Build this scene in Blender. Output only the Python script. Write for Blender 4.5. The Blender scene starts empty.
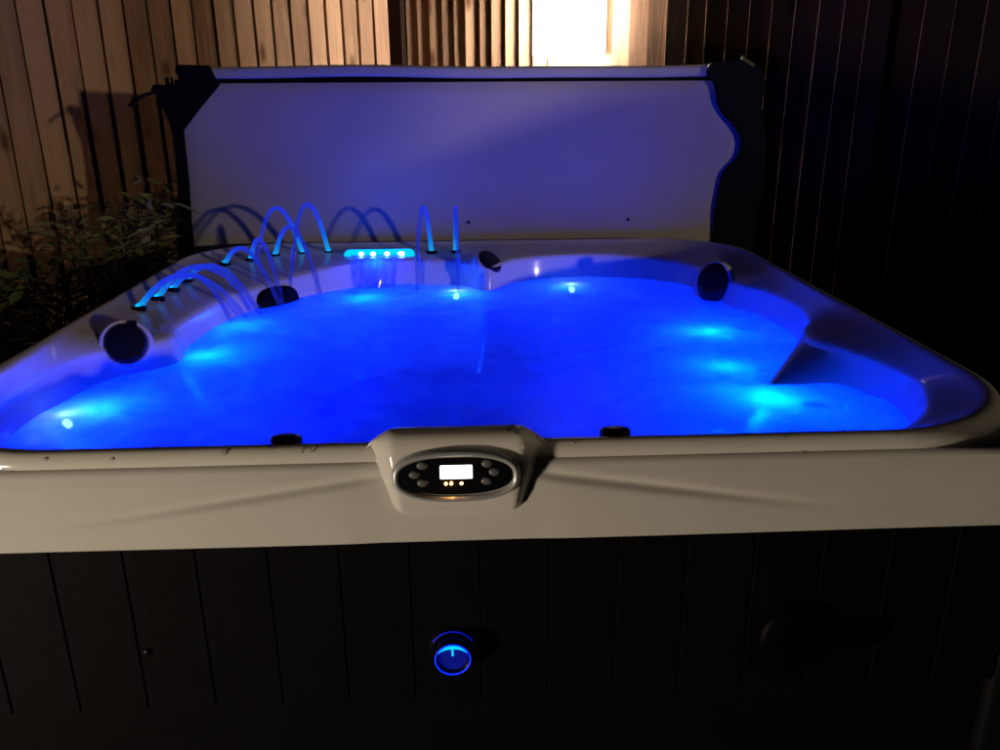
import bpy, bmesh, math, random
from mathutils import Vector, Matrix
random.seed(7)
PI = math.pi
scene = bpy.context.scene
col = scene.collection

# ------------------------------------------------------------------ helpers
def link(o, parent=None):
    col.objects.link(o)
    if parent: o.parent = parent
    return o

def tag(o, label=None, cat=None, group=None, kind=None):
    if label: o['label'] = label
    if cat: o['category'] = cat
    if group: o['group'] = group
    if kind: o['kind'] = kind
    return o

def empty(name, loc=(0, 0, 0)):
    o = bpy.data.objects.new(name, None); o.location = loc
    o.empty_display_size = .05
    return link(o)

class MB:
    """collects geometry in world coordinates; build() makes ONE mesh object"""
    def __init__(s): s.v, s.f, s.c = [], [], []
    def add(s, vs, fs, c=None):
        b = len(s.v); s.v += [tuple(v) for v in vs]
        s.f += [tuple(i + b for i in f) for f in fs]
        s.c += [c if c is not None else .5] * len(vs)
        return s
    def box(s, cx, cy, cz, sx, sy, sz, rot=None, c=None):
        vs = []
        for x in (-.5, .5):
            for y in (-.5, .5):
                for z in (-.5, .5):
                    p = Vector((x * sx, y * sy, z * sz))
                    if rot: p = rot @ p
                    vs.append(p + Vector((cx, cy, cz)))
        return s.add(vs, [(0, 1, 3, 2), (4, 6, 7, 5), (0, 4, 5, 1), (2, 3, 7, 6), (0, 2, 6, 4), (1, 5, 7, 3)], c)
    def tube(s, pts, rad, n=10, cols=None, cap=True):
        pts = [Vector(p) for p in pts]; m = len(pts)
        up = Vector((0, 0, 1)); vs = []; prev = None
        for i, p in enumerate(pts):
            t = (pts[min(i + 1, m - 1)] - pts[max(i - 1, 0)]).normalized()
            if prev is None:
                a = t.cross(Vector((1, 0, 0)) if abs(t.x) < .9 else Vector((0, 1, 0))).normalized()
            else:
                a = (prev - t * prev.dot(t)).normalized()
            prev = a; b = t.cross(a)
            r = rad[i] if isinstance(rad, (list, tuple)) else rad
            for k in range(n):
                w = 2 * PI * k / n
                vs.append(p + a * (r * math.cos(w)) + b * (r * math.sin(w)))
        fs = []
        for i in range(m - 1):
            for k in range(n):
                fs.append((i * n + k, i * n + (k + 1) % n, (i + 1) * n + (k + 1) % n, (i + 1) * n + k))
        if cap:
            fs.append(tuple(range(n))[::-1]); fs.append(tuple((m - 1) * n + k for k in range(n)))
        b0 = len(s.v); s.add(vs, fs)
        if cols:
            for i in range(m):
                for k in range(n): s.c[b0 + i * n + k] = cols[i]
        return s
    def lathe(s, prof, M=None, n=36, sx=1., sy=1.):
        """prof: list of (r,z) around local z, placed by matrix M"""
        vs = []; m = len(prof)
        for r, z in prof:
            for k in range(n):
                w = 2 * PI * k / n
                p = Vector((r * math.cos(w) * sx, r * math.sin(w) * sy, z))
                vs.append(M @ p if M else p)
        fs = []
        for i in range(m - 1):
            for k in range(n):
                fs.append((i * n + k, i * n + (k + 1) % n, (i + 1) * n + (k + 1) % n, (i + 1) * n + k))
        fs.append(tuple(range(n))[::-1]); fs.append(tuple((m - 1) * n + k for k in range(n)))
        return s.add(vs, fs)
    def build(s, name, mat, parent=None, smooth=False, auto=None):
        me = bpy.data.meshes.new(name)
        off = Vector((0, 0, 0))
        if parent:
            q = parent
            while q: off += Vector(q.location); q = q.parent
        me.from_pydata([(v[0] - off.x, v[1] - off.y, v[2] - off.z) for v in s.v], [], s.f)
        ca = me.color_attributes.new('vc', 'FLOAT_COLOR', 'POINT')
        for i, c in enumerate(s.c): ca.data[i].color = (c, c, c, 1)
        bm = bmesh.new(); bm.from_mesh(me); bmesh.ops.recalc_face_normals(bm, faces=bm.faces); bm.to_mesh(me); bm.free()
        if smooth:
            for p in me.polygons: p.use_smooth = True
        me.materials.append(mat)
        o = bpy.data.objects.new(name, me); link(o, parent)
        if auto: me.set_sharp_from_angle(angle=math.radians(auto))
        return o

def frame(origin, normal, up=(0, 0, 1)):
    """matrix whose local z is the normal, local y close to up"""
    n = Vector(normal).normalized(); u = Vector(up)
    x = u.cross(n).normalized(); y = n.cross(x)
    M = Matrix((x, y, n)).transposed().to_4x4(); M.translation = Vector(origin)
    return M

def spline(pts, n=14, closed=True):
    P = [Vector(p) for p in pts]; m = len(P); out = []
    for i in range(m if closed else m - 1):
        g = lambda k: P[k % m] if closed else P[max(0, min(m - 1, k))]
        a, b, c, d = g(i - 1), g(i), g(i + 1), g(i + 2)
        for k in range(n):
            t = k / n
            out.append(.5 * ((2 * b) + (c - a) * t + (2 * a - 5 * b + 4 * c - d) * t * t + (3 * b - a - 3 * c + d) * t ** 3))
    if not closed: out.append(P[-1])
    return out

def smooth(a, b, x):
    t = max(0., min(1., (x - a) / (b - a))); return t * t * (3 - 2 * t)

def light(name, kind, loc, energy, color, **kw):
    d = bpy.data.lights.new(name, kind); d.energy = energy; d.color = color
    for a, v in kw.items(): setattr(d, a, v)
    o = bpy.data.objects.new(name, d); o.location = loc; col.objects.link(o); return o

# ------------------------------------------------------------------ materials
def mat(name, rgb=(.5, .5, .5), rough=.5, metal=0, coat=0, noise=None, bump=None, spec=.5):
    m = bpy.data.materials.new(name); m.use_nodes = True
    nt = m.node_tree; b = nt.nodes['Principled BSDF']
    b.inputs['Base Color'].default_value = (*rgb, 1); b.inputs['Roughness'].default_value = rough
    b.inputs['Metallic'].default_value = metal; b.inputs['Coat Weight'].default_value = coat
    b.inputs['Specular IOR Level'].default_value = spec
    if noise or bump:
        tc = nt.nodes.new('ShaderNodeTexCoord')
    if noise:
        sc, amt = noise
        n = nt.nodes.new('ShaderNodeTexNoise'); n.inputs['Scale'].default_value = sc; n.inputs['Detail'].default_value = 6
        nt.links.new(tc.outputs['Object'], n.inputs['Vector'])
        mx = nt.nodes.new('ShaderNodeMix'); mx.data_type = 'RGBA'
        mx.inputs['A'].default_value = (*[c * (1 - amt) for c in rgb], 1)
        mx.inputs['B'].default_value = (*[min(1, c * (1 + amt)) for c in rgb], 1)
        nt.links.new(n.outputs['Fac'], mx.inputs['Factor']); nt.links.new(mx.outputs['Result'], b.inputs['Base Color'])
    if bump:
        sc, st = bump
        n = nt.nodes.new('ShaderNodeTexNoise'); n.inputs['Scale'].default_value = sc; n.inputs['Detail'].default_value = 5
        nt.links.new(tc.outputs['Object'], n.inputs['Vector'])
        bp = nt.nodes.new('ShaderNodeBump'); bp.inputs['Strength'].default_value = st; bp.inputs['Distance'].default_value = .004
        nt.links.new(n.outputs['Fac'], bp.inputs['Height']); nt.links.new(bp.outputs['Normal'], b.inputs['Normal'])
    return m

def emit(name, rgb, strength):
    m = bpy.data.materials.new(name); m.use_nodes = True
    b = m.node_tree.nodes['Principled BSDF']
    b.inputs['Base Color'].default_value = (*[c * .5 for c in rgb], 1)
    b.inputs['Emission Color'].default_value = (*rgb, 1); b.inputs['Emission Strength'].default_value = strength
    return m

def wood_mat(name, dark, light, spec=.2):
    m = bpy.data.materials.new(name); m.use_nodes = True
    nt = m.node_tree; N = nt.nodes.new; L = nt.links.new; b = nt.nodes['Principled BSDF']
    b.inputs['Roughness'].default_value = .8; b.inputs['Specular IOR Level'].default_value = spec
    tc = N('ShaderNodeTexCoord'); at = N('ShaderNodeAttribute'); at.attribute_name = 'vc'
    # every board shifts the grain by its own random number
    cmb = N('ShaderNodeCombineXYZ'); mul = N('ShaderNodeMath'); mul.operation = 'MULTIPLY'; mul.inputs[1].default_value = 37.
    L(at.outputs['Fac'], mul.inputs[0]); L(mul.outputs[0], cmb.inputs['Z'])
    add = N('ShaderNodeVectorMath'); add.operation = 'ADD'; L(tc.outputs['Object'], add.inputs[0]); L(cmb.outputs[0], add.inputs[1])
    mp = N('ShaderNodeMapping'); mp.inputs['Scale'].default_value = (1, 1, .055); L(add.outputs[0], mp.inputs['Vector'])
    n1 = N('ShaderNodeTexNoise'); n1.inputs['Scale'].default_value = 46; n1.inputs['Detail'].default_value = 8; n1.inputs['Distortion'].default_value = 1.2
    L(mp.outputs[0], n1.inputs['Vector'])
    mp2 = N('ShaderNodeMapping'); mp2.inputs['Scale'].default_value = (1, 1, .3); L(add.outputs[0], mp2.inputs['Vector'])
    n2 = N('ShaderNodeTexNoise'); n2.inputs['Scale'].default_value = 7; n2.inputs['Detail'].default_value = 4; L(mp2.outputs[0], n2.inputs['Vector'])
    # knots
    mp3 = N('ShaderNodeMapping'); mp3.inputs['Scale'].default_value = (1, 1, .42); L(add.outputs[0], mp3.inputs['Vector'])
    vo = N('ShaderNodeTexVoronoi'); vo.inputs['Scale'].default_value = 6.5; L(mp3.outputs[0], vo.inputs['Vector'])
    kr = N('ShaderNodeMapRange'); kr.inputs['From Min'].default_value = .06; kr.inputs['From Max'].default_value = .2
    L(vo.outputs['Distance'], kr.inputs['Value'])
    a1 = N('ShaderNodeMath'); a1.operation = 'MULTIPLY_ADD'; a1.inputs[1].default_value = .55; L(n1.outputs['Fac'], a1.inputs[0])
    a2 = N('ShaderNodeMath'); a2.operation = 'MULTIPLY'; a2.inputs[1].default_value = .35; L(n2.outputs['Fac'], a2.inputs[0]); L(a2.outputs[0], a1.inputs[2])
    a3 = N('ShaderNodeMath'); a3.operation = 'MULTIPLY_ADD'; a3.inputs[1].default_value = .36; L(at.outputs['Fac'], a3.inputs[0]); L(a1.outputs[0], a3.inputs[2])
    rp = N('ShaderNodeValToRGB'); rp.color_ramp.elements[0].position = .28; rp.color_ramp.elements[1].position = .82
    rp.color_ramp.elements[0].color = (*dark, 1); rp.color_ramp.elements[1].color = (*light, 1)
    L(a3.outputs[0], rp.inputs['Fac'])
    mx = N('ShaderNodeMix'); mx.data_type = 'RGBA'; mx.blend_type = 'MULTIPLY'; mx.inputs['B'].default_value = (.30, .22, .18, 1)
    inv = N('ShaderNodeMath'); inv.operation = 'SUBTRACT'; inv.inputs[0].default_value = 1; L(kr.outputs[0], inv.inputs[1])
    L(inv.outputs[0], mx.inputs['Factor']); L(rp.outputs['Color'], mx.inputs['A']); L(mx.outputs['Result'], b.inputs['Base Color'])
    bp = N('ShaderNodeBump'); bp.inputs['Strength'].default_value = .35; bp.inputs['Distance'].default_value = .004
    L(n1.outputs['Fac'], bp.inputs['Height']); L(bp.outputs['Normal'], b.inputs['Normal'])
    return m

M_acrylic = mat('acrylic', (.66, .63, .585), .13, coat=.0, noise=(5, .06), spec=.3)
M_black = mat('black_plastic', (.006, .006, .007), .3, spec=.3)
M_blackmatte = mat('black_vinyl', (.0032, .0032, .0045), .6, bump=(60, .25), spec=.08)
M_cab = mat('cabinet_boards', (.0030, .0028, .0031), .65, noise=(9, .35), bump=(40, .3), spec=.06)
M_liner = mat('cover_liner', (.37, .34, .345), .55, noise=(3.5, .1), bump=(4, .4))
M_band = mat('cover_band', (.36, .35, .37), .5, noise=(8, .12), bump=(30, .2))
M_chrome = mat('chrome', (.62, .62, .64), .22, metal=1)
M_silver = mat('silver_bezel', (.50, .51, .53), .32, metal=.35)
M_gloss = mat('gloss_black', (.006, .006, .008), .08, coat=.5)
M_button = mat('button_grey', (.12, .12, .125), .4)
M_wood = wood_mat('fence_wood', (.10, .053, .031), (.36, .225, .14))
M_wood_shade = wood_mat('fence_wood_shaded', (.006, .0030, .0022), (.018, .0095, .0065), .04)  # fence wood with the shade right of the lantern put into its colour
M_post = mat('dark_post', (.012, .0062, .0045), .85, noise=(20, .3), spec=.06)
M_soil = mat('soil', (.03, .024, .018), .95, noise=(14, .5), bump=(30, .8))
M_leaf = mat('leaf', (.20, .21, .10), .45, noise=(6, .55))
M_leaf2 = mat('leaf_glossy', (.085, .12, .045), .25, noise=(6, .5))
M_stem = mat('stem', (.06, .045, .03), .8)
M_screen = emit('screen', (.86, 1., .98), 3.2)
M_orange = emit('orange_led', (1., .42, .09), 22)
M_blueled = emit('blue_led', (.0, .02, 1.), 1.6)
M_cyan = emit('cyan_led', (.0, .36, 1.), 1.9)
M_white_led = emit('white_led', (.45, .95, 1.), 9)
M_lens = emit('floodlight_lens', (1., .86, .74), 560)
M_steel = mat('steel', (.3, .3, .31), .35, metal=1)

# ------------------------------------------------------------------ tub curves
CX, CY = .05, 1.05
NT = 720
def rrect(x0, x1, y0, y1, r, n=40):
    out = []
    for cx, cy, a0 in ((x1 - r, y0 + r, -90), (x1 - r, y1 - r, 0), (x0 + r, y1 - r, 90), (x0 + r, y0 + r, 180)):
        for k in range(n + 1):
            w = math.radians(a0 + 90 * k / n); out.append(Vector((cx + r * math.cos(w), cy + r * math.sin(w), 0)))
    return out
def polar(pts):
    """radius at NT angles around (CX,CY)"""
    R = [0.] * NT
    m = len(pts)
    for k in range(NT):
        w = 2 * PI * k / NT; dx, dy = math.cos(w), math.sin(w); best = 0
        for i in range(m):
            a, b = pts[i], pts[(i + 1) % m]
            ax, ay, bx, by = a[0] - CX, a[1] - CY, b[0] - CX, b[1] - CY
            ca, cb = dx * ay - dy * ax, dx * by - dy * bx
            if ca * cb <= 0 and ca != cb:
                t = ca / (ca - cb); px, py = ax + (bx - ax) * t, ay + (by - ay) * t
                r = px * dx + py * dy
                if r > best: best = r
        R[k] = best
    return R
X0, X1, Y0, Y1 = -1.065, 1.145, 0., 2.14
inner_pts = [(-.5, .105), (0, .10), (.5, .105), (.78, .135), (.91, .225), (.985, .32), (1.03, .44), (1.015, .56), (.985, .645), (.95, .73), (.925, .80),
             (.95, .885), (1., .97), (1.03, 1.12), (1.005, 1.32), (.955, 1.43), (.925, 1.53), (.868, 1.62), (.89, 1.75), (.8, 1.88), (.6, 1.955), (.4, 1.95), (.23, 1.885),
             (.11, 1.75), (.01, 1.86), (-.12, 1.885), (-.34, 1.87), (-.48, 1.785), (-.63, 1.64), (-.74, 1.46), (-.79, 1.25), (-.805, 1.06),
             (-.785, .97), (-.80, .90), (-.885, .835), (-.955, .74), (-.982, .60), (-.982, .4), (-.94, .22), (-.8, .125)]
R_in = polar(spline([(x, y, 0) for x, y in inner_pts]))
def R_out(off, r):
    return polar(rrect(X0 + off, X1 - off, Y0 + off, Y1 - off, max(.02, r)))
def ring(Rk, z, zf=None):
    out = []
    for k in range(NT):
        w = 2 * PI * k / NT
        x, y = CX + Rk[k] * math.cos(w), CY + Rk[k] * math.sin(w)
        out.append((x, y, zf(x, y, k) if zf else z))
    return out
def lerpR(A, B, t): return [a + (b - a) * t for a, b in zip(A, B)]

def ang(k):
    w = 2 * PI * k / NT; return CX + R_in[k] * math.cos(w), CY + R_in[k] * math.sin(w)
SLOPE = [0.] * NT; DROP = [0.] * NT; RIDGE = [0.] * NT
for k in range(NT):
    x, y = ang(k)
    SLOPE[k] = 1 + (.9 * smooth(.16, .34, y) * (1 - smooth(.66, .84, y)) if x < -.7 else 0)
    RIDGE[k] = math.exp(-abs((math.degrees(math.atan2(y - CY, x - CX)) + 15.9) / 4.6) ** 1.7) if x > .6 else 0
    DROP[k] = .020 * smooth(.45, .7, -x) if x < 0 else .014 * smooth(.55, .85, x)
rings = []
ro = lambda off, r, z: rings.append(ring(R_out(off, r), z))
def skirt_ring(z):
    P = [(.757, .003, .10), (.760, 0, .10), (.785, .003, .10), (.83, .010, .11), (.868, .018, .13), (.888, .024, .16)]
    for (a, oa, ra), (b_, ob, rb) in zip(P, P[1:]):
        if z <= b_: t = (z - a) / (b_ - a); break
    off, rad = oa + (ob - oa) * t, ra + (rb - ra) * t
    R = R_out(off, rad); out = []
    for x, y, zz in ring(R, z):
        if y < .05:
            ax = abs(x - .004); zc = .872 - .085 * (ax - .15) / .62
            amp = .0065 * smooth(.10, .17, ax) * (1 - smooth(.30, .72, ax))
            g = (z - zc) / .0075
            y += amp * math.exp(-g * g) + .0022 * smooth(-.5, 1.5, -g) * -smooth(.12, .2, ax) * (1 - smooth(.3, .8, ax))
        out.append((x, y, zz))
    rings.append(out)
ro(.030, .07, .772)
for i in range(44): skirt_ring(.757 + .131 * i / 43)
ro(.0295, .23, .8955); ro(.033, .28, .8965); ro(.0325, .315, .899); ro(.0315, .32, .904)
ro(.033, .325, .912); ro(.038, .33, .9205); ro(.045, .33, .9245); ro(.052, .33, .925); ro(.060, .325, .9225)
R_lip = R_out(.068, .32); rings.append(ring(R_lip, .917))
for t, z in ((.12, .912), (.3, .906), (.55, .899), (.78, .893), (.92, .889), (.985, .883)):
    rings.append(ring(lerpR(R_lip, R_in, t), z, lambda x, y, k: z - DROP[k] * t))
W = [r - .000 for r in R_in]; rings.append(ring(W, .872, lambda x, y, k: .872 - DROP[k]))
for d, z in ((.006, .85), (.012, .82), (.018, .79), (.03, .74), (.06, .66)):
    rg = ring([r - d * m for r, m in zip(R_in, SLOPE)], z, lambda x, y, k: z - DROP[k] * max(0, (z - .79) / .09))
    fz = min(1.5, (.875 - z) / .08)                 # the ridge between the two right-hand seats leans forward into the water
    for k in range(NT):
        wv = RIDGE[k] * fz; x, y, zz = rg[k]; rg[k] = (x - .125 * wv, y - .150 * wv, zz)
    rings.append(rg)
for s_, d, z in ((.86, .0, .60), (.6, 0, .56), (.55, 0, .2), (.25, 0, .18)):
    rings.append(ring([r * s_ for r in R_in], z))

tub = tag(empty('hot_tub', (0, 1.07, 0)), 'large pale acrylic hot tub glowing blue inside, with a dark slatted cabinet', 'hot tub')
sh = MB()
for r_ in rings: sh.add(r_, [])
nr = len(rings)
for i in range(nr - 1):
    for k in range(NT):
        a, b = i * NT + k, i * NT + (k + 1) % NT
        sh.f.append((a, b, b + NT, a + NT))
sh.f.append(tuple((nr - 1) * NT + k for k in range(NT)))
shell = sh.build('acrylic_shell', M_acrylic, tub, smooth=True, auto=50)

# cabinet: vertical boards with grooves on four sides, corner posts and a plinth
def cabinet_side(p0, p1, normal, pitch=.118):
    b = MB(); p0, p1 = Vector(p0), Vector(p1); L = (p1 - p0).length; d = (p1 - p0) / L; n = Vector(normal)
    k = int(L / pitch); w = L / k
    for i in range(k):
        c = p0 + d * ((i + .5) * w) - n * .009
        rot = Matrix((d, n, (0, 0, 1))).transposed()
        # bevelled board: prism with chamfered front edges
        prof = [(-w / 2, -.012), (-w / 2, .0065), (-w / 2 + .0025, .010), (w / 2 - .0025, .010), (w / 2, .0065), (w / 2, -.012)]
        vs = []
        for z in (.40, .757):
            for a, o in prof: q = c + d * a + n * o; vs.append((q.x, q.y, z))
        m = len(prof)
        fs = [(j, (j + 1) % m, m + (j + 1) % m, m + j) for j in range(m)] + [tuple(range(m))[::-1], tuple(range(m, 2 * m))]
        b.add(vs, fs, random.random())
    return b
CI = .030
cabx0, cabx1, caby0, caby1 = X0 + CI, X1 - CI, Y0 + CI, Y1 - CI
cs = .075
for p0, p1, n in (((cabx0 + cs, caby0), (cabx1 - cs, caby0), (0, -1, 0)), ((cabx1, caby0 + cs), (cabx1, caby1 - cs), (1, 0, 0)),
                  ((cabx1 - cs, caby1), (cabx0 + cs, caby1), (0, 1, 0)), ((cabx0, caby1 - cs), (cabx0, caby0 + cs), (-1, 0, 0))):
    cabinet_side((*p0, 0), (*p1, 0), n).build('side_panel', M_cab, tub)
for sx, sy in ((0, 0), (1, 0), (0, 1), (1, 1)):
    x = cabx1 - cs / 2 - .001 if sx else cabx0 + cs / 2 + .001; y = caby1 - cs / 2 + .004 if sy else caby0 + cs / 2 - .004
    b = MB(); pr = rrect(x - cs / 2, x + cs / 2, y - cs / 2, y + cs / 2, .02, 6); m = len(pr)
    b.add([(p.x, p.y, z) for z in (.06, .757) for p in pr], [(j, (j + 1) % m, m + (j + 1) % m, m + j) for j in range(m)] + [tuple(range(m))[::-1], tuple(range(m, 2 * m))])
    b.build('corner_post', M_black, tub, smooth=True, auto=40)
b = MB(); b.box((cabx0 + cabx1) / 2, (caby0 + caby1) / 2, .21, cabx1 - cabx0 - .04, caby1 - caby0 - .04, .42); b.build('plinth', M_cab, tub)

# control pod standing out of the front lip
def base_y(z):
    P = [(.757, .003), (.785, .003), (.83, .010), (.868, .018), (.888, .024), (.897, .033), (.925, .045), (.95, .06), (1.0, .06)]
    for (a, ya), (b_, yb) in zip(P, P[1:]):
        if z <= b_: return ya + (yb - ya) * (z - a) / (b_ - a)
    return .06
pod = MB()
prof = [(.806, .013, .118), (.812, .006, .120), (.824, -.006, .124), (.84, -.008, .128), (.862, -.007, .133), (.89, -.004, .139), (.915, .000, .145), (.932, .004, .149),
        (.943, .010, .152), (.9505, .020, .156), (.9535, .034, .156), (.952, .052, .158), (.945, .066, .158), (.932, .078, .157), (.91, .088, .156), (.88, .092, .155)]
NU = 72; xc = .004
vs = []
for i, (z, y, hw) in enumerate(prof):
    for k in range(NU + 1):
        u = -1 + 2 * k / NU
        wd = smooth(.82, .93, z); hw_ = hw * (1 + .14 * wd)
        e = smooth(0, .24 + .14 * wd, 1 - abs(u))
        top = z > .935 or y > .03
        yb = base_y(min(z, .925)) + .012
        if y > .03 or z > .9:               # crest: fade height down to the lip at the shoulders
            zz = .905 + (z - .905) * (.15 + .85 * smooth(0, .42, 1 - abs(u))) if z > .905 else z
            zz -= .014 * (1 - smooth(0, .16, 1 - abs(u)))
            yy = y if y > .03 else yb + (y - yb) * e
        else:
            zz = z; yy = yb + (y - yb) * e
        vs.append((xc + u * hw_, yy, zz))
fs = []
for i in range(len(prof) - 1):
    for k in range(NU):
        a = i * (NU + 1) + k; fs.append((a, a + 1, a + NU + 2, a + NU + 1))
pod.add(vs, fs).build('control_pod', M_acrylic, tub, smooth=True)

# control panel on the pod's face: frame whose z is the face normal
FN = Vector((0, -1, .06)).normalized()
FM = frame((xc - .002, -.0075, .8855), FN)
def oval(a, b, n=64, p=2.5):
    return [(a * math.copysign(abs(math.cos(w)) ** (2 / p), math.cos(w)), b * math.copysign(abs(math.sin(w)) ** (2 / p), math.sin(w))) for w in [2 * PI * k / n for k in range(n)]]
def oval_stack(mb, layers, M):
    n = 64; vs = []
    for a, b_, z in layers:
        for x, y in oval(a, b_): vs.append(M @ Vector((x, y, z)))
    m = len(layers)
    fs = [(i * n + k, i * n + (k + 1) % n, (i + 1) * n + (k + 1) % n, (i + 1) * n + k) for i in range(m - 1) for k in range(n)]
    fs += [tuple(range(n))[::-1], tuple((m - 1) * n + k for k in range(n))]
    mb.add(vs, fs)
bz = MB(); oval_stack(bz, [(.1085, .0475, -.006), (.107, .0455, .003), (.1035, .0425, .0075), (.100, .0395, .0080), (.0955, .0355, .0045), (.095, .035, .001)], FM)
bezel = bz.build('control_panel', M_silver, tub, smooth=True, auto=50)
fp = MB(); oval_stack(fp, [(.0945, .0355, .0005), (.0945, .0355, .0028), (.092, .033, .0036)], FM @ Matrix.Translation((0, .0035, 0)))
fp.build('face_plate', M_gloss, bezel, smooth=True, auto=40)
def rbox(mb, M, x, y, w, h, z0, z1, r=.004):
    pr = rrect(x - w / 2, x + w / 2, y - h / 2, y + h / 2, r, 5); m = len(pr)
    mb.add([M @ Vector((p.x, p.y, z)) for z in (z0, z1) for p in pr], [(j, (j + 1) % m, m + (j + 1) % m, m + j) for j in range(m)] + [tuple(range(m))[::-1], tuple(range(m, 2 * m))])
s = MB(); rbox(s, FM, 0, .009, .054, .024, .003, .0042, .002); s.build('display', M_screen, bezel)
for x, y in ((-.056, .022), (-.069, .006), (-.056, -.009), (.052, .023), (.064, .008), (.051, -.008)):
    s = MB(); s.lathe([(.0095, .003), (.0095, .0052), (.0075, .0072), (.003, .0079)], FM @ Matrix.Translation((x, y, 0)), 24, 1, .72)
    s.build('button', M_button, bezel, smooth=True, auto=50)
for x in (-.0175, -.0085, .0085):
    s = MB(); s.lathe([(.0026, .003), (.0026, .0045), (.0016, .0054)], FM @ Matrix.Translation((x, -.0115, 0)), 14); s.build('indicator_light', M_orange, bezel, smooth=True)

light('indicator_glow', 'POINT', FM @ Vector((-.0085, -.0118, .0075)), .010, (1., .42, .09), shadow_soft_size=.003, specular_factor=0.)

# status light on the cabinet front
LM = frame((-.013, caby0 - .001, .518), (0, -1, 0))
s = MB(); s.lathe([(.0435, -.004), (.0435, .004), (.041, .009), (.036, .011), (.033, .008), (.031, .008)], LM, 48)
lamp = s.build('status_light', M_gloss, tub, smooth=True, auto=40)
def torus(M, R, r, n=56, k=10, a0=0, a1=2 * PI, close=True):
    b = MB(); pts = []
    steps = n if close else n + 1
    vs = []
    for i in range(steps):
        w = a0 + (a1 - a0) * i / n
        for j in range(k):
            t = 2 * PI * j / k
            vs.append(M @ Vector(((R + r * math.cos(t)) * math.cos(w), (R + r * math.cos(t)) * math.sin(w), r * math.sin(t))))
    fs = []
    for i in range(n if close else n):
        i2 = (i + 1) % steps if close else i + 1
        for j in range(k): fs.append((i * k + j, i * k + (j + 1) % k, i2 * k + (j + 1) % k, i2 * k + j))
    if not close: fs += [tuple(range(k)), tuple(n * k + j for j in range(k))[::-1]]
    return b.add(vs, fs)
s = MB(); s.lathe([(.032, .004), (.0345, .03), (.033, .036), (.030, .037), (.0285, .031), (.027, .030)], LM, 48); s.build('housing', M_gloss, lamp, smooth=True, auto=40)
s = MB(); s.lathe([(.0265, .0302), (.0265, .0306), (.0, .0308)], LM, 40); s.build('lens', emit('blue_lens', (.0, .003, .16), 1.), lamp)
torus(LM @ Matrix.Translation((0, 0, .0375)), .0318, .0013).build('light_ring', M_blueled, lamp, smooth=True)
torus(LM @ Matrix.Translation((0, 0, .0105)), .0405, .0011, a0=math.radians(28), a1=math.radians(152), close=False).build('outer_ring', emit('dim_blue_led', (.0, .01, 1.), .5), lamp, smooth=True)
cr = MB(); vs = []; n = 24
for k in range(n + 1):
    w = math.radians(22 + 136 * k / n); t = math.sin(PI * k / n)
    vs.append(LM @ Vector((.0275 * math.cos(w), .0275 * math.sin(w), .0335))); vs.append(LM @ Vector(((.0275 - .0085 * t) * math.cos(w), (.0275 - .0085 * t) * math.sin(w), .0325)))
vs += [v - Vector((0, -.003, 0)) for v in vs]; h = 2 * (n + 1)
fs = []
for k in range(n): fs += [(2 * k, 2 * k + 2, 2 * k + 3, 2 * k + 1), (h + 2 * k, h + 2 * k + 1, h + 2 * k + 3, h + 2 * k + 2), (2 * k + 1, 2 * k + 3, h + 2 * k + 3, h + 2 * k + 1)]
cr.add(vs, fs).build('glow_crescent', M_cyan, lamp)
s = MB(); rbox(s, LM, 0, .0125, .0034, .015, .030, .0335, .0012); s.build('pointer', M_cyan, lamp)

# black round cover with a latch arm low on the right of the cabinet
DM = frame((.63, caby0 + .001, .52), (0, -1, 0))
s = MB(); s.lathe([(.073, -.002), (.073, .012), (.070, .020), (.062, .025), (.03, .027), (.0, .0275)], DM, 40); M_hide = mat('dark_rubber', (.0012, .0012, .0013), .5, spec=.06)
cp = s.build('drain_cap', M_hide, tub, smooth=True, auto=50)
s = MB(); rbox(s, DM, .115, .008, .085, .045, -.002, .022, .008); s.build('latch', M_hide, cp)
s = MB(); s.lathe([(.007, -.002), (.007, .004), (.004, .006)], frame((-.57, caby0, .53), (0, -1, 0)), 16); s.build('screw', M_black, tub, smooth=True)

# black round caps on the shoulders of the tub, each in a pale raised collar
def shoulder_cap(c, n, r, tab=None, el=1., g=1.):
    M = frame(c, n)
    k = MB(); k.lathe([(r * (1.12 + .38 * g), -.02 - .07 * g), (r * (1.11 + .31 * g), -.012 - .008 * g), (r * (1.10 + .24 * g), -.004), (r * (1.08 + .14 * g), .002), (r * 1.07, .001), (r * 1.06, -.006)], M, 48, 1, el)
    o = k.build('cap_collar', M_acrylic, tub, smooth=True)
    k = MB(); k.lathe([(r * 1.05, -.006), (r * 1.04, .006), (r * .95, .012), (r * .5, .014), (.0, .0145)], M, 44, 1, el)
    if tab is not None:
        k.box(*(M @ Vector((r * math.cos(tab), r * math.sin(tab) * el, .008))), .02, .02, .012, M.to_3x3())
    k.build('black_cap', M_black, o, smooth=True, auto=45)
shoulder_cap((-.866, .844, .880), (.36, -.84, .45), .050, tab=math.radians(62), g=.8)
shoulder_cap((.118, 1.80, .893), (.55, -.42, .72), .048, g=.3)
shoulder_cap((.896, 1.545, .856), (-.70, -.68, .22), .056, el=1.2, g=.2)
for x in (-.295, .285):
    k = MB(); k.lathe([(.028, -.02), (.028, .006), (.024, .012), (.012, .0145), (0, .015)], frame((x, .085, .915), (0, .25, 1), (0, 1, 0)), 28); k.build('air_valve', M_black, tub, smooth=True, auto=50)
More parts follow.
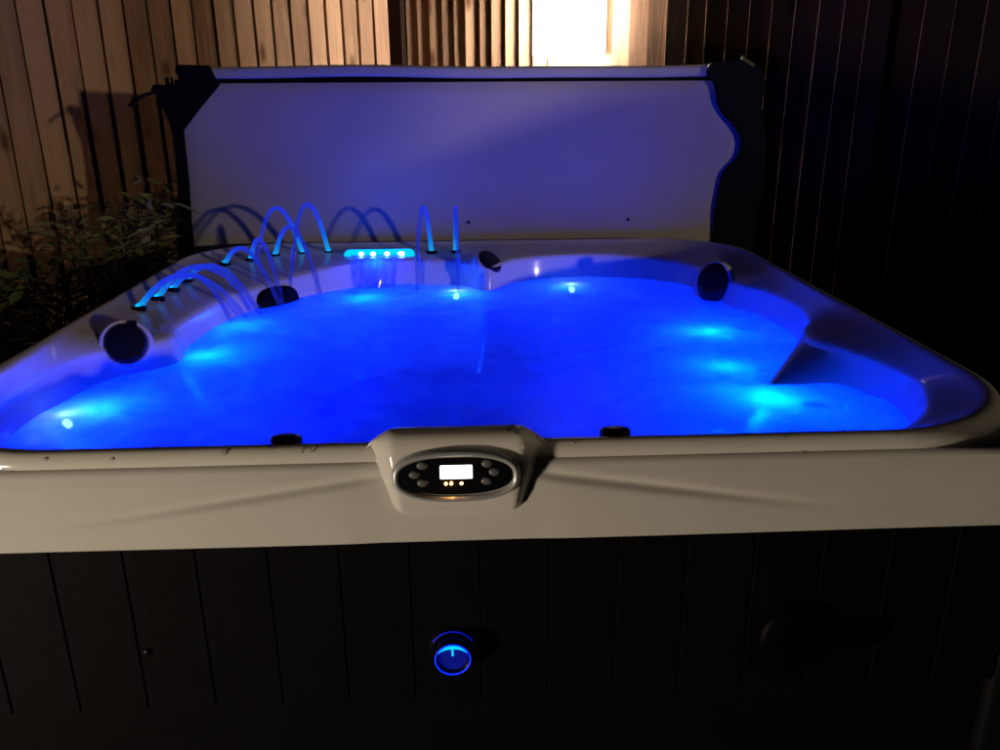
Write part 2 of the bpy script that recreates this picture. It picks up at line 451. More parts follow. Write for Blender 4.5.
# dark headrest on the diagonal wall of the rear left corner
hp = MB(); HM = frame((-.650, 1.605, .803), (.74, -.66, .30))
lay = []
for z, g in ((-.03, .9), (.0, 1), (.015, .98), (.026, .88), (.032, .6)): lay.append((.095 * g, .050 * g, z))
oval_stack(hp, lay, HM); hp.build('headrest', M_blackmatte, tub, smooth=True)

# ------------------------------------------------------------------ water
WZ = .797
wt = MB(); NR = 90
def ripple(x, y):
    z = 0
    for a, kx, ky, ph in ((.0016, 9, 5, .3), (.0014, -7, 11, 1.7), (.0011, 17, 9, .9), (.0009, -13, 21, 2.2), (.0007, 31, -17, .2), (.0005, 23, 37, 3.), (.0004, -47, 29, 1.)):
        z += a * math.sin(kx * x + ky * y + ph + 1.3 * math.sin(3.1 * x - 2.3 * y))
    return z
Rw = [r - .0168 * m + .006 for r, m in zip(R_in, SLOPE)]
wt.add([(CX, CY, WZ)], [])
for i in range(1, NR + 1):
    t = i / NR
    for k in range(0, NT, 2):
        w = 2 * PI * k / NT; x, y = CX + Rw[k] * t * math.cos(w), CY + Rw[k] * t * math.sin(w)
        wt.add([(x, y, WZ + ripple(x, y))], [])
H = NT // 2
for k in range(H): wt.f.append((0, 1 + k, 1 + (k + 1) % H))
for i in range(NR - 1):
    for k in range(H):
        a, b_ = 1 + i * H + k, 1 + i * H + (k + 1) % H; wt.f.append((a, a + H, b_ + H, b_))
def water_mat():
    m = bpy.data.materials.new('aerated_water'); m.use_nodes = True; nt = m.node_tree; N = nt.nodes.new; L = nt.links.new
    nt.nodes.remove(nt.nodes['Principled BSDF']); out = nt.nodes['Material Output']
    tc = N('ShaderNodeTexCoord')
    n = N('ShaderNodeTexNoise'); n.inputs['Scale'].default_value = 4.2; n.inputs['Detail'].default_value = 8; n.inputs['Distortion'].default_value = 2.6; L(tc.outputs['Object'], n.inputs['Vector'])
    rp = N('ShaderNodeValToRGB'); rp.color_ramp.elements[0].position = .3; rp.color_ramp.elements[0].color = (.44, .50, .70, 1); rp.color_ramp.elements[1].position = .72; rp.color_ramp.elements[1].color = (.86, .9, .95, 1)
    L(n.outputs['Fac'], rp.inputs['Fac'])
    tr = N('ShaderNodeBsdfTranslucent'); L(rp.outputs['Color'], tr.inputs['Color'])
    tp = N('ShaderNodeBsdfTransparent'); tp.inputs['Color'].default_value = (.7, .8, 1, 1)
    mx = N('ShaderNodeMixShader'); mx.inputs['Fac'].default_value = .16; L(tr.outputs[0], mx.inputs[1]); L(tp.outputs[0], mx.inputs[2])
    n2 = N('ShaderNodeTexNoise'); n2.inputs['Scale'].default_value = 38; n2.inputs['Detail'].default_value = 4; L(tc.outputs['Object'], n2.inputs['Vector'])
    bp = N('ShaderNodeBump'); bp.inputs['Strength'].default_value = .5; bp.inputs['Distance'].default_value = .004; L(n2.outputs['Fac'], bp.inputs['Height'])
    gl = N('ShaderNodeBsdfGlossy'); gl.inputs['Roughness'].default_value = .3; L(bp.outputs['Normal'], gl.inputs['Normal'])
    fr = N('ShaderNodeFresnel'); fr.inputs['IOR'].default_value = 1.33; L(bp.outputs['Normal'], fr.inputs['Normal'])
    m2 = N('ShaderNodeMixShader'); fs_ = N('ShaderNodeMath'); fs_.operation = 'MULTIPLY'; fs_.inputs[1].default_value = .3; L(fr.outputs[0], fs_.inputs[0]); L(fs_.outputs[0], m2.inputs['Fac']); L(mx.outputs[0], m2.inputs[1]); L(gl.outputs[0], m2.inputs[2])
    L(m2.outputs[0], out.inputs['Surface'])
    return m
M_water = water_mat()
water = wt.build('water', M_water, None, smooth=True); tag(water, kind='structure')

# lamps under the water: a small lens on the wall plus its light
LED = [(-.90, .55, 8.5), (-.765, .98, 7.), (-.745, 1.30, 5.5), (-.37, 1.71, 7.5), (-.01, 1.75, 6.5), (.434, 1.83, 3.6), (.83, 1.14, 10.), (.775, .78, 7.), (.80, .53, 14.)]
for x, y, e in LED:
    d = Vector((CX - x, CY - y, 0)).normalized()
    p = Vector((x, y, WZ - .02))
    M = frame(p, d + Vector((0, 0, .8)))
    k = MB(); k.lathe([(.011, -.01), (.011, .002), (.008, .004), (0, .006)], M, 20); o = k.build('underwater_light', M_white_led if (x, y) in ((-.90, .55), (-.01, 1.75), (.434, 1.83)) else M_cyan, tub, smooth=True)
    q = p + d * .06 - Vector((0, 0, .036))
    light('underwater_lamp', 'POINT', q, e * .15, (.0, .15, 1.), shadow_soft_size=.02)
    q = p + d * .15 - Vector((0, 0, .085))
    light('underwater_lamp', 'POINT', q, e * .28, (.0, .010, 1.), shadow_soft_size=.03)
for x, y, e in ((.86, 1.04, 2.6), (.90, .46, 2.8), (.80, 1.30, 2.), (-.84, .42, 4.2), (-.86, .62, 2.), (.5, 1.80, 1.5), (-.55, 1.50, 1.2)):   # added fill lights, no fittings, brightening the seat walls
    light('seat_fill', 'POINT', (x, y, WZ - .10), e, (.0, .001, 1.), shadow_soft_size=.05)
for x, y, e in ((.05, 1.0, 60), (-.5, .55, 30), (.5, .5, 30), (.45, 1.45, 25), (-.35, 1.35, 25)):
    light('water_fill', 'POINT', (x, y, WZ - .2 if e < 50 else .3), e * .125, (.0, .0012, 1.), shadow_soft_size=.06)  # added fill standing in for blue light scattered through the water

# beads of splashed water lying on the rim and decks
from mathutils.bvhtree import BVHTree
def tree(o):
    of = Vector((0, 1.07, 0)); return BVHTree.FromPolygons([v.co + of for v in o.data.vertices], [tuple(p.vertices) for p in o.data.polygons])
podo = [o for o in tub.children if o.name.startswith('control_pod')][0]
TR = [tree(shell), tree(podo)]
rd = random.Random(21); dr = MB(); made = 0; spots = []
while len(spots) < 420:
    a = rd.random()
    if a < .70: spots.append((rd.uniform(-1.03, 1.1), rd.uniform(.01, 2.1)))
    elif a < .93: spots.append((rd.uniform(-1.03, 1.1), rd.uniform(.032, .075)))
    else: spots.append((rd.uniform(.06, .17), rd.uniform(.0, .07)))
for x, y in spots:
    best = None
    for t in TR:
        h = t.ray_cast(Vector((x, y, 1.2)), Vector((0, 0, -1)))
        if h[0] is not None and (best is None or h[0].z > best[0].z): best = h
    if best is None or best[0].z < .888: continue
    n = best[1] if best[1].z > 0 else -best[1]
    r = rd.choice((.0014, .0018, .0022, .003, .004)) * rd.uniform(.8, 1.2)
    dr.lathe([(r, -.0004), (r * .93, r * .28), (r * .7, r * .52), (r * .35, r * .64), (0, r * .67)], frame(best[0], n, (.3, .9, .1)), 10, rd.uniform(.8, 1.3), 1)
md = bpy.data.materials.new('water_beads'); md.use_nodes = True; nt = md.node_tree; nt.nodes.remove(nt.nodes['Principled BSDF'])
tp_ = nt.nodes.new('ShaderNodeBsdfTransparent'); gl_ = nt.nodes.new('ShaderNodeBsdfGlossy'); gl_.inputs['Roughness'].default_value = .04
mx_ = nt.nodes.new('ShaderNodeMixShader'); fr_ = nt.nodes.new('ShaderNodeFresnel'); fr_.inputs['IOR'].default_value = 1.5
nt.links.new(fr_.outputs[0], mx_.inputs['Fac']); nt.links.new(tp_.outputs[0], mx_.inputs[1]); nt.links.new(gl_.outputs[0], mx_.inputs[2]); nt.links.new(mx_.outputs[0], nt.nodes['Material Output'].inputs['Surface'])
tag(dr.build('water_beads', md, tub, smooth=True), kind='stuff')

# ------------------------------------------------------------------ fountain nozzles, jets and the waterfall
def jet_mat():
    m = bpy.data.materials.new('lit_water_stream'); m.use_nodes = True; nt = m.node_tree; N = nt.nodes.new; L = nt.links.new
    nt.nodes.remove(nt.nodes['Principled BSDF']); out = nt.nodes['Material Output']
    at = N('ShaderNodeAttribute'); at.attribute_name = 'vc'
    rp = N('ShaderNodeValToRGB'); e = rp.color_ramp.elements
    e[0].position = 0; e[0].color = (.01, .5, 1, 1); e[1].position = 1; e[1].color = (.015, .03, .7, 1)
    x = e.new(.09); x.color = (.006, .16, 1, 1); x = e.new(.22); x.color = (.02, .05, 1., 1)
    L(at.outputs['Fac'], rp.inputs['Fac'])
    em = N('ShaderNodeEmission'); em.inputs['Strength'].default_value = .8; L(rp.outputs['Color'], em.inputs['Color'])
    tp = N('ShaderNodeBsdfTransparent'); tp.inputs['Color'].default_value = (.85, .9, 1, 1)
    gl = N('ShaderNodeBsdfGlossy'); gl.inputs['Roughness'].default_value = .05
    lw = N('ShaderNodeLayerWeight'); lw.inputs['Blend'].default_value = .35
    m1 = N('ShaderNodeMixShader')
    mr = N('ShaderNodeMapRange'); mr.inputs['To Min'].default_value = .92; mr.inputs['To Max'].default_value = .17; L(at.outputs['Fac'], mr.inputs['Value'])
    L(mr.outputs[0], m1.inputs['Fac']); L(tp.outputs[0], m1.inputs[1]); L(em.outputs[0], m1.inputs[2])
    m2 = N('ShaderNodeMixShader'); sc = N('ShaderNodeMath'); sc.operation = 'MULTIPLY'; sc.inputs[1].default_value = .3; L(lw.outputs['Fresnel'], sc.inputs[0])
    L(sc.outputs[0], m2.inputs['Fac']); L(m1.outputs[0], m2.inputs[1]); L(gl.outputs[0], m2.inputs[2]); L(m2.outputs[0], out.inputs['Surface'])
    return m
M_jet = jet_mat()
DZ = .899
JETS = [  # nozzle x,y, landing x,y, apex z, label
    (-.937, 1.137, -.70, 1.40, .975, 'blue lit water jet from the nearest nozzle on the left rim'),
    (-.926, 1.261, -.68, 1.47, .980, 'blue water jet from the second nozzle on the left rim, counting from the front'),
    (-.919, 1.383, -.735, 1.36, .948, 'low blue water jet from the third nozzle on the left rim, counting from the front'),
    (-.918, 1.517, -.66, 1.44, .955, 'low blue water jet from the fourth nozzle on the left rim, just before the corner'),
    (-.864, 1.795, -.62, 1.545, .975, 'blue water jet from the nozzle right in the rear left corner of the rim'),
    (-.789, 1.878, -.615, 1.575, .995, 'thin blue water arc from the second nozzle right of the rear left corner'),
    (-.713, 1.953, -.506, 1.72, 1.025, 'blue water arc leaning right from the middle nozzle of the rear left group'),
    (-.612, 1.987, -.77, 1.80, 1.090, 'high blue water arc leaning left over the rear left corner'),
    (-.513, 2.001, -.606, 1.646, 1.110, 'tallest blue water arc, from the nozzle beside the glowing waterfall slot'),
    (-.106, 1.978, -.158, 1.77, 1.090, 'narrow blue water arc just right of the glowing waterfall slot'),
    (-.011, 1.983, .0, 1.727, 1.088, 'rightmost thin blue water arc, seen nearly end on'),
]
for nx, ny, lx, ly, az, lab in JETS:
    zn = DZ
    k = MB(); k.lathe([(.024, -.012), (.024, .003), (.020, .008), (.012, .010), (.0105, .004), (.010, .004)], Matrix.Translation((nx, ny, zn)), 28)
    nz = k.build('fountain_nozzle', M_gloss, tub, smooth=True, auto=45)
    k = MB(); k.lathe([(.0095, .004), (.0095, .0105), (.006, .013)], Matrix.Translation((nx, ny, zn)), 16); k.build('nozzle_light', M_cyan, nz, smooth=True)
    # parabola
    h0, h1 = az - zn, az - WZ; g = math.sqrt(max(h0, .001)); ts = g / (g + math.sqrt(h1))
    pts, cols, rad = [], [], []
    n = 40
    for i in range(n + 1):
        t = i / n
        z = az - (abs(t - ts) / ts) ** 2 * h0 if t < ts else az - ((t - ts) / (1 - ts)) ** 2 * h1
        wob = .0012 * math.sin(19 * t + nx * 40) * t
        pts.append((nx + (lx - nx) * t + wob, ny + (ly - ny) * t - wob, z + (.010 if i == 0 else 0)))
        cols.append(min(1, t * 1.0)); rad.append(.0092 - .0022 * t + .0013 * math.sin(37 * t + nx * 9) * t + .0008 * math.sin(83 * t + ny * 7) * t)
    k = MB(); k.tube(pts, rad, 12, cols); o = k.build('water_jet', M_jet, None, smooth=True)
    tag(o, lab, 'water jet', 'fountain jets arching into the tub')

# waterfall: glowing slot with four bright points, thin sheet of water below
wf = MB(); WM = frame((-.308, 1.945, .899), (0, -.75, .66))
def pill(mb, M, w, h, z0, z1): rbox(mb, M, 0, 0, w, h, z0, z1, h / 2 - .0005)
pill(wf, WM, .272, .044, -.016, .006); wfo = wf.build('waterfall_slot', M_cyan, tub)
for x in (-.07, -.024, .03, .085):
    k = MB(); k.lathe([(.0085, .0065), (.0085, .009), (.004, .011)], WM @ Matrix.Translation((x, 0, 0)), 16, 1.5 if x > .05 else 1.15, 1); k.build('led_point', M_white_led, wfo, smooth=True)
sheet = MB(); nu, nv = 40, 16; vs = []
for side in (0, 1):
    for j in range(nv + 1):
        t = j / nv
        for i in range(nu + 1):
            u = -1 + 2 * i / nu
            hw = .098 - .024 * t
            vs.append((-.318 + u * hw + .003 * math.sin(9 * t + 7 * u), (1.925 - .085 * t / .3 if t < .3 else 1.840 - .035 * (t - .3) / .7) + .003 * t * math.sin(u * 14 + 3 * t) + (.0015 if side else 0), (.905 - .010 * (t / .3) ** 2 if t < .3 else .895 - (.895 - WZ) * ((t - .3) / .7) ** 1.1)))
fs = []; q = (nu + 1) * (nv + 1)
for j in range(nv):
    for i in range(nu):
        a = j * (nu + 1) + i; fs.append((a, a + 1, a + nu + 2, a + nu + 1)); fs.append((q + a, q + a + nu + 1, q + a + nu + 2, q + a + 1))
for i in range(nu): fs.append((i, q + i, q + i + 1, i + 1))
for j in range(nv):
    a = j * (nu + 1); c = a + nu + 1; fs.append((a, c, q + c, q + a)); a += nu; c += nu; fs.append((a, q + a, q + c, c))
sheet.add(vs, fs)
def sheet_mat():
    m = bpy.data.materials.new('water_sheet'); m.use_nodes = True; nt = m.node_tree; N = nt.nodes.new; L = nt.links.new
    nt.nodes.remove(nt.nodes['Principled BSDF']); out = nt.nodes['Material Output']
    tc = N('ShaderNodeTexCoord'); mp = N('ShaderNodeMapping'); mp.inputs['Scale'].default_value = (60, 60, 2); L(tc.outputs['Object'], mp.inputs['Vector'])
    n = N('ShaderNodeTexNoise'); n.inputs['Scale'].default_value = 1; L(mp.outputs[0], n.inputs['Vector'])
    rp = N('ShaderNodeMapRange'); rp.inputs['From Min'].default_value = .4; rp.inputs['From Max'].default_value = .7; rp.inputs['To Min'].default_value = .16; rp.inputs['To Max'].default_value = .55; L(n.outputs['Fac'], rp.inputs['Value'])
    tr = N('ShaderNodeBsdfTranslucent'); tr.inputs['Color'].default_value = (.4, .55, 1, 1); tp = N('ShaderNodeBsdfTransparent')
    mx = N('ShaderNodeMixShader'); L(rp.outputs[0], mx.inputs['Fac']); L(tp.outputs[0], mx.inputs[1]); L(tr.outputs[0], mx.inputs[2])
    gl = N('ShaderNodeBsdfGlossy'); gl.inputs['Roughness'].default_value = .1; m2 = N('ShaderNodeMixShader'); m2.inputs['Fac'].default_value = .06
    L(mx.outputs[0], m2.inputs[1]); L(gl.outputs[0], m2.inputs[2]); L(m2.outputs[0], out.inputs['Surface']); return m
tag(sheet.build('waterfall', sheet_mat(), None, smooth=True), 'thin sheet of water falling from the glowing cyan slot into the tub', 'waterfall')
light('waterfall_lamp', 'POINT', (-.312, 1.865, .900), 3.2, (.0, .02, 1.), shadow_soft_size=.03)

# ------------------------------------------------------------------ cover standing behind the tub
cov = tag(empty('tub_cover', (0, 2.3, 0)), 'folded hot tub cover standing upright behind the tub, grey underside towards it', 'cover')
def panel_grid(mb, x0, x1, z0, z1, yf, yb, nx=60, nz=30, r=.012, bulge=.006):
    front, back = [], []
    for j in range(nz + 1):
        for i in range(nx + 1):
            u, v = i / nx, j / nz
            ed = min(u * (x1 - x0), (1 - u) * (x1 - x0), v * (z1 - z0), (1 - v) * (z1 - z0))
            rr = max(0, 1 - ed / r); y = yf + r * (1 - math.sqrt(max(0, 1 - rr * rr))) * .8
            y -= bulge * math.sin(PI * u) * math.sin(PI * v) + .0022 * math.sin(9 * u + 4 * v) * math.sin(7 * v)
            front.append((x0 + u * (x1 - x0), y, z0 + v * (z1 - z0))); back.append((x0 + u * (x1 - x0), yb, z0 + v * (z1 - z0)))
    q = len(front); fs = []
    for j in range(nz):
        for i in range(nx):
            a = j * (nx + 1) + i; fs.append((a, a + 1, a + nx + 2, a + nx + 1)); fs.append((q + a, q + a + nx + 1, q + a + nx + 2, q + a + 1))
    for i in range(nx):
        fs.append((i, q + i, q + i + 1, i + 1)); a = nz * (nx + 1) + i; fs.append((a, a + 1, q + a + 1, q + a))
    for j in range(nz):
        a = j * (nx + 1); c = a + nx + 1; fs.append((a, c, q + c, q + a)); a += nx; c += nx; fs.append((a, q + a, q + c, c))
    mb.add(front + back, fs)
k = MB(); panel_grid(k, -1.10, 1.20, .84, 1.537, 2.20, 2.262); k.build('front_panel', M_liner, cov, smooth=True, auto=50)
k = MB(); panel_grid(k, -1.10, 1.145, .84, 1.575, 2.268, 2.325); k.build('rear_panel', M_blackmatte, cov, smooth=True, auto=50)
k = MB(); k.box(.02, 2.24, 1.5445, 2.24, .05, .014); k.build('hinge_seam', M_blackmatte, cov)
# rolled band along the top fold
k = MB(); n = 20; pr = rrect(2.205, 2.30, 1.553, 1.598, .015, 6); m = len(pr); vs = []
L_ = 50
for i in range(L_ + 1):
    x = -.975 + (1.03 + .975) * i / L_; dz = .004 * math.sin(i * .13) - .002 * math.sin(i * .31)
    vs += [(x, p.x, p.y + dz) for p in pr]
fs = [(i * m + j, i * m + (j + 1) % m, (i + 1) * m + (j + 1) % m, (i + 1) * m + j) for i in range(L_) for j in range(m)] + [tuple(range(m))[::-1], tuple(L_ * m + j for j in range(m))]
k.add(vs, fs).build('top_band', M_band, cov, smooth=True, auto=60)
def flap(outline, yf, th, name, wave=.006):
    """thick vinyl flap: outline in x,z ; filled, extruded, gently wavy"""
    bm = bmesh.new(); vs = [bm.verts.new((x, 0, z)) for x, z in outline]; f = bm.faces.new(vs)
    f.normal_update(); r = bmesh.ops.triangulate(bm, faces=[f]); bmesh.ops.subdivide_edges(bm, edges=bm.edges[:], cuts=2, use_grid_fill=True)
    bm.verts.ensure_lookup_table(); bm.verts.index_update()
    V = [v.co.copy() for v in bm.verts]; F = [tuple(v.index for v in f.verts) for f in bm.faces]; B = [tuple(v.index for v in e.verts) for e in bm.edges if e.is_boundary]
    bm.free(); mb = MB(); q = len(V)
    yy = lambda v: yf + wave * math.sin(9 * v.z + 5 * v.x) + .5 * wave * math.sin(23 * v.z - 11 * v.x)
    mb.add([(v.x, yy(v), v.z) for v in V] + [(v.x, yy(v) + th, v.z) for v in V], F + [tuple(i + q for i in f)[::-1] for f in F] + [(a, b_, b_ + q, a + q) for a, b_ in B])
    return mb.build(name, M_blackmatte, cov, smooth=True, auto=45)
right = [(1.005, 1.555), (1.028, 1.539), (1.046, 1.493), (1.054, 1.455), (1.085, 1.405), (1.138, 1.352), (1.166, 1.300), (1.154, 1.236), (1.103, 1.178), (1.089, 1.105), (1.082, 1.02), (1.086, .90), (1.086, .82),
         (1.24, .82), (1.262, 1.0), (1.275, 1.18), (1.262, 1.33), (1.238, 1.44), (1.245, 1.52), (1.215, 1.585), (1.155, 1.612), (1.06, 1.606), (1.012, 1.598)]
rs = [(p.x, p.y) for p in spline([(x, z, 0) for x, z in right], 3)]
flap(rs, 2.181, .014, 'side_flap', .003)
left = [(-.95, 1.603), (-1.075, 1.606), (-1.082, 1.578), (-1.06, 1.556), (-1.10, 1.53), (-1.17, 1.535), (-1.186, 1.515), (-1.165, 1.495), (-1.15, 1.45), (-1.118, 1.36), (-1.128, 1.15), (-1.16, .9), (-1.16, .82),
        (-1.10, .82), (-1.096, .95), (-1.083, 1.15), (-1.079, 1.362), (-1.0, 1.45), (-.918, 1.532), (-.93, 1.55)]
flap(left, 2.181, .014, 'side_flap', .003)
k = MB(); k.tube(spline([(-1.165, 2.19, 1.505), (-1.20, 2.17, 1.497), (-1.235, 2.15, 1.478), (-1.262, 2.15, 1.455)], 6, False), .007, 8); k.build('strap', M_blackmatte, cov, smooth=True)
k = MB(); k.box(1.165, 2.185, 1.607, .06, .006, .012, Matrix.Rotation(math.radians(28), 3, 'Y')); k.build('strap_buckle', M_chrome, cov)
for x, z in ((.045, .985), (.715, .988)):
    k = MB(); k.lathe([(.006, -.002), (.006, .002), (.003, .003)], frame((x, 2.193, z), (0, -1, 0)), 14); k.build('grommet', M_black, cov, smooth=True)
for x in (-1.13, 1.19):
    k = MB(); k.tube([(x, 2.245, 1.56), (x, 2.245, .03)], .016, 12); k.box(x, 2.25, .006, .1, .1, .012); k.build('lifter_arm', M_black, cov, smooth=True, auto=40)

# ------------------------------------------------------------------ fences
C0 = Vector((-.36, 4.1, 0)); dR = Vector((.687, -.727, 0)); dL = Vector((-.731, -.682, 0))
nR = Vector((-.727, -.687, 0)); nL = Vector((.682, -.731, 0))
def fence(d, n, s0, s1, pitch, proud_low, height, jit=.004, edges=None):
    b = MB(); s = s0
    while s < s1:
        w = pitch + random.uniform(-jit, jit); hi = .024 + random.uniform(-.004, .004); lo = .005 + random.uniform(-.001, .002)
        da, db = (hi, lo) if proud_low else (lo, hi)
        g = .0012; h = height + random.uniform(-.01, .01); tilt = random.uniform(-.004, .004); c = random.random()
        nz = 10; vs = []
        for j in range(nz + 1):
            z = .03 + (h - .03) * j / nz; bow = .0025 * math.sin(j * .8 + c * 9) + tilt * (z - 1)
            for ss, dd in ((s + g, 0), (s + w - g, 0), (s + w - g, db), (s + g, da)):
                p = C0 + d * (ss + bow) + n * (dd + .4 * bow); vs.append((p.x, p.y, z))
        fs = [(j * 4 + a, j * 4 + (a + 1) % 4, (j + 1) * 4 + (a + 1) % 4, (j + 1) * 4 + a) for j in range(nz) for a in range(4)] + [(0, 1, 2, 3), tuple(nz * 4 + a for a in range(4))]
        b.add(vs, fs, c)
        if edges is not None:                      # lighter strip painting lantern light on the shaded board's edge
            ev = []
            for j in range(nz + 1):
                z = .03 + (h - .03) * j / nz; bow = .0025 * math.sin(j * .8 + c * 9) + tilt * (z - 1)
                for ss, dd in ((s - .0006, lo + .004), (s + .0010, lo + .004), (s + .0010, hi - .001), (s - .0006, hi - .001)):
                    p = C0 + d * (ss + bow) + n * (dd + .4 * bow); ev.append((p.x, p.y, z))
            edges.add(ev, fs, c)
        s += w
    return b
fl = tag(empty('wooden_fence', tuple(C0 + dL * 2)), 'brown timber fence of overlapping upright boards on the left, warmly lit by the lantern', 'fence', 'timber fences meeting behind the tub')
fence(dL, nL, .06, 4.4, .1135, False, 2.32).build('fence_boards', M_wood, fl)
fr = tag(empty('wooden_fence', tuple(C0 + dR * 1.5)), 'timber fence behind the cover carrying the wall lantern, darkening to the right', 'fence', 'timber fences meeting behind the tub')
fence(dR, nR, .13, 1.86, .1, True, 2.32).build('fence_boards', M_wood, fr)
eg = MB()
fence(dR, nR, 1.93, 4.6, .1, True, 2.32, edges=eg).build('fence_boards', M_wood_shade, fr)
eg.build('lit_edges', M_wood, fr)
def fbox(mb, d, n, s0, s1, a0, a1, z0, z1, c=.5, lean=0):
    vs = []
    for z in (z0, z1):
        for ss, aa in ((s0, a0), (s1, a0), (s1, a1), (s0, a1)):
            p = C0 + d * (ss + lean * z) + n * aa; vs.append((p.x, p.y, z))
    mb.add(vs, [(0, 1, 2, 3), (4, 5, 6, 7), (0, 1, 5, 4), (1, 2, 6, 5), (2, 3, 7, 6), (3, 0, 4, 7)], c)
k = MB(); fbox(k, dR, nR, .0, .12, -.06, .06, 0, 2.36); k.build('corner_post', M_post, fr)
k = MB(); fbox(k, dR, nR, 2.86, 2.93, .03, .10, 0, 2.36, lean=.0); k.build('fence_post', M_post, fr)
for d, n, f, e in ((dL, nL, fl, 4.4), (dR, nR, fr, 4.6)):
    for z in (.4, 1.2, 2.0):
        k = MB(); fbox(k, d, n, .1, e, -.055, -.004, z - .04, z + .04); k.build('rail', M_wood, f)

# wall lantern on the rear fence: bright lamps behind a frosted front glass, open at both sides
P = C0 + dR * 1.47
fd = tag(empty('wall_lantern', (P.x, P.y, 1.83)), 'square wall lantern glowing white on the rear fence above the cover', 'wall light')
FL = frame(P + Vector((0, 0, 1.855)), nR)
k = MB(); rbox(k, FL, 0, 0, .24, .34, .026, .034, .01); k.build('back_plate', M_black, fd)
M_frost = emit('frosted_glass', (1., .94, .84), 2.6)
k = MB(); rbox(k, FL, 0, 0, .44, .385, .150, .164, .012); k.build('front_glass', M_frost, fd)
k = MB(); rbox(k, FL, -.06, 0, .06, .30, .036, .140, .006); k.build('lamp_tube', M_lens, fd)
k = MB(); rbox(k, FL, .03, 0, .03, .26, .036, .064, .006); k.build('lamp_tube', M_lens, fd)
for y in (-.13, .13):
    k = MB(); k.tube([FL @ Vector((0, y, .03)), FL @ Vector((0, y, .152))], .008, 8); k.build('bracket', M_black, fd, smooth=True, auto=40)

# ------------------------------------------------------------------ planting between tub and left fence
def shrub(name, base, stems, leaf_len, leaf_w, nleaf, height, spread, mleaf, label, seed, droop=.5):
    rnd = random.Random(seed); root = tag(empty(name, base), label, 'shrub', 'shrubs between the tub and the left fence')
    st, lf = MB(), MB(); B = Vector(base)
    for i in range(stems):
        a = rnd.uniform(0, 2 * PI); r = spread * math.sqrt(rnd.random()); h = height * rnd.uniform(.55, 1.05)
        top = B + Vector((r * math.cos(a), r * math.sin(a), h)); mid = B + Vector((r * .35 * math.cos(a), r * .35 * math.sin(a), h * .6))
        pts = spline([B + Vector((rnd.uniform(-.06, .06), rnd.uniform(-.06, .06), 0)), mid, top], 8, False)
        st.tube(pts, [.007 - .0055 * j / (len(pts) - 1) for j in range(len(pts))], 5)
        for q in range(nleaf):
            t = rnd.uniform(.3, 1.0); p = pts[int(t * (len(pts) - 1))]
            az = rnd.uniform(0, 2 * PI); el = rnd.uniform(-droop, .8)
            d = Vector((math.cos(az) * math.cos(el), math.sin(az) * math.cos(el), math.sin(el)))
            L = leaf_len * rnd.uniform(.6, 1.2); wd = leaf_w * rnd.uniform(.7, 1.2)
            p = p + d * .02 + Vector((rnd.gauss(0, .03), rnd.gauss(0, .03), rnd.gauss(0, .03)))
            sd = d.cross(Vector((0, 0, 1))).normalized(); up = sd.cross(d)
            tw = rnd.uniform(-.9, .9); s2 = sd * math.cos(tw) + up * math.sin(tw); u2 = s2.cross(d)
            bend = -Vector((0, 0, 1)) * L * .18
            vs = [p, p + d * L * .3 + s2 * wd * .42 + u2 * wd * .1, p + d * L * .3 - s2 * wd * .42 + u2 * wd * .1, p + d * L * .32, p + d * L * .65 + s2 * wd * .4 + u2 * wd * .1 + bend * .4, p + d * L * .65 - s2 * wd * .4 + u2 * wd * .1 + bend * .4, p + d * L * .66 + bend * .4, p + d * L + bend]
            lf.add(vs, [(0, 3, 1), (0, 2, 3), (1, 3, 6, 4), (3, 2, 5, 6), (4, 6, 7), (6, 5, 7)])
    st.build('stems', M_stem, root, smooth=True); lf.build('foliage', mleaf, root, smooth=True)
shrub('shrub', (-1.37, 2.22, 0), 46,   .10, .023, 60, 1.10, .27, M_leaf, 'feathery narrow-leaved shrub beside the rear left corner of the tub', 3, .3)
shrub('shrub', (-1.55, 1.25, 0), 30, .085, .032, 55, 1.06, .22, M_leaf2, 'glossy broad-leaved shrub at the left edge beside the tub', 5)
shrub('shrub', (-1.56, 1.78, 0), 44, .065, .026, 60, .90, .33, M_leaf2, 'low dark shrub between the two taller ones', 8)

# unseen wall added behind the camera, keeps house light off the tub front
gw = tag(empty('shade_wall', (2.4, -1.75, 0)), 'low wall added out of view to shade the tub front from the house light', 'wall')
k = MB(); k.box(2.55, -1.75, .56, 3.9, .14, 1.12); k.build('wall_body', mat('render_wall', (.3, .28, .25), .9, noise=(12, .2), bump=(40, .4)), gw)
k = MB(); k.box(2.55, -1.75, 1.140, 3.96, .20, .04); k.build('coping', mat('coping_stone', (.25, .24, .22), .85, noise=(9, .3)), gw)

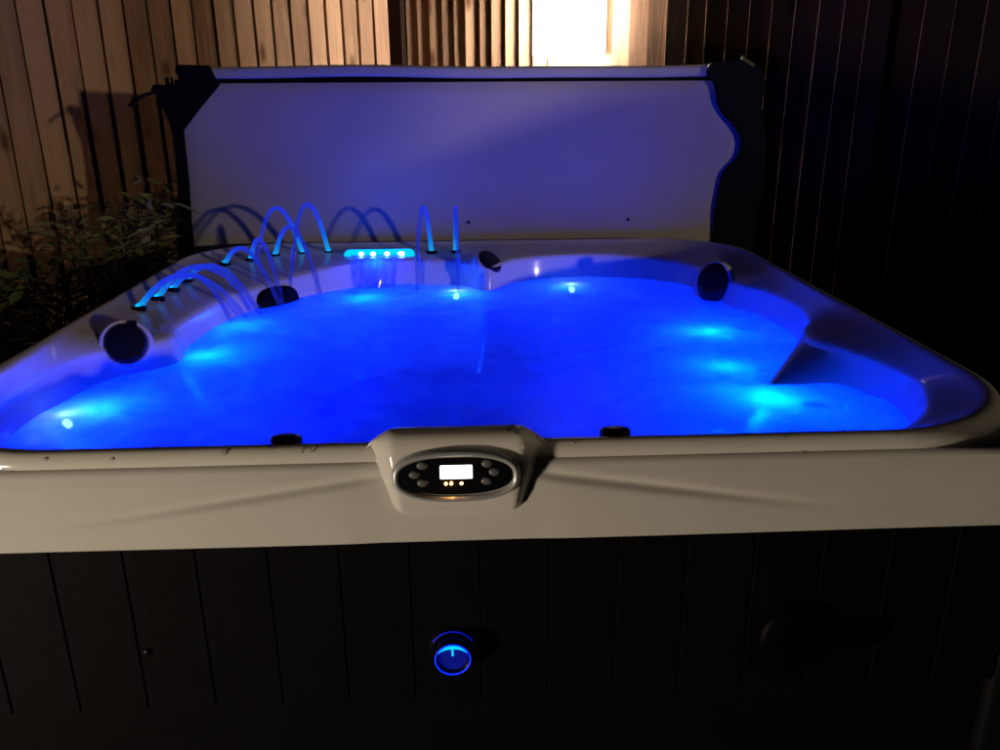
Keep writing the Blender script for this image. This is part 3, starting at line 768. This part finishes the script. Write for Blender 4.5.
# ------------------------------------------------------------------ ground and sky
g = MB(); g.add([(-30, -30, 0), (30, -30, 0), (30, 30, 0), (-30, 30, 0)], [(0, 1, 2, 3)]); tag(g.build('ground', M_soil), kind='structure')
w = bpy.data.worlds.new('World'); scene.world = w; w.use_nodes = True
nt = w.node_tree; sky = nt.nodes.new('ShaderNodeTexSky'); sky.sky_type = 'NISHITA'; sky.sun_disc = False
SUN_EL, dirxy = math.radians(5.4), Vector((-.72, .69))
sky.sun_elevation = math.radians(3); sky.sun_rotation = math.atan2(-dirxy.x, -dirxy.y)
nt.links.new(sky.outputs[0], nt.nodes['Background'].inputs['Color']); nt.nodes['Background'].inputs['Strength'].default_value = .0012

sun = light('house_light', 'SUN', (4, -5, 2.5), .52, (1., .80, .56), angle=math.radians(1.6))
dv = Vector((dirxy.x, dirxy.y, -math.tan(SUN_EL) * dirxy.length)).normalized()
sun.rotation_euler = dv.to_track_quat('-Z', 'Y').to_euler()
gl_ = light('garden_lamp', 'SPOT', (-3.2, -2.3, .12), 425, (1., .83, .62), shadow_soft_size=.16, spot_size=math.radians(46), spot_blend=.6)
gl_.rotation_euler = Vector((math.sin(math.radians(55)), math.cos(math.radians(55)), .18)).to_track_quat('-Z', 'Y').to_euler()

# ------------------------------------------------------------------ camera (fitted to the photograph)
cd = bpy.data.cameras.new('camera'); cam = bpy.data.objects.new('camera', cd); col.objects.link(cam)
cd.sensor_width = 36; cd.lens = 817.632 / 1000 * 36; cd.clip_start = .02; cd.clip_end = 200
yaw, pitch, roll = .043, .3303, -.0065
f = Vector((math.sin(yaw) * math.cos(pitch), math.cos(yaw) * math.cos(pitch), -math.sin(pitch)))
r0 = Vector((math.cos(yaw), -math.sin(yaw), 0)); u0 = r0.cross(f)
r1 = r0 * math.cos(roll) + u0 * math.sin(roll); u1 = -r0 * math.sin(roll) + u0 * math.cos(roll)
Mx = Matrix((r1, u1, -f)).transposed().to_4x4(); Mx.translation = Vector((.0229, -1.2479, 1.4884)); cam.matrix_world = Mx
scene.camera = cam

vs_ = scene.view_settings; vs_.view_transform = 'Standard'; vs_.look = 'None'; vs_.exposure = 0; vs_.gamma = 1; vs_.use_curve_mapping = False
c = scene.cycles; c.use_denoising = True; c.max_bounces = 8; c.diffuse_bounces = 4; c.glossy_bounces = 3; c.transparent_max_bounces = 16
c.sample_clamp_indirect = 4; c.caustics_reflective = False; c.caustics_refractive = False
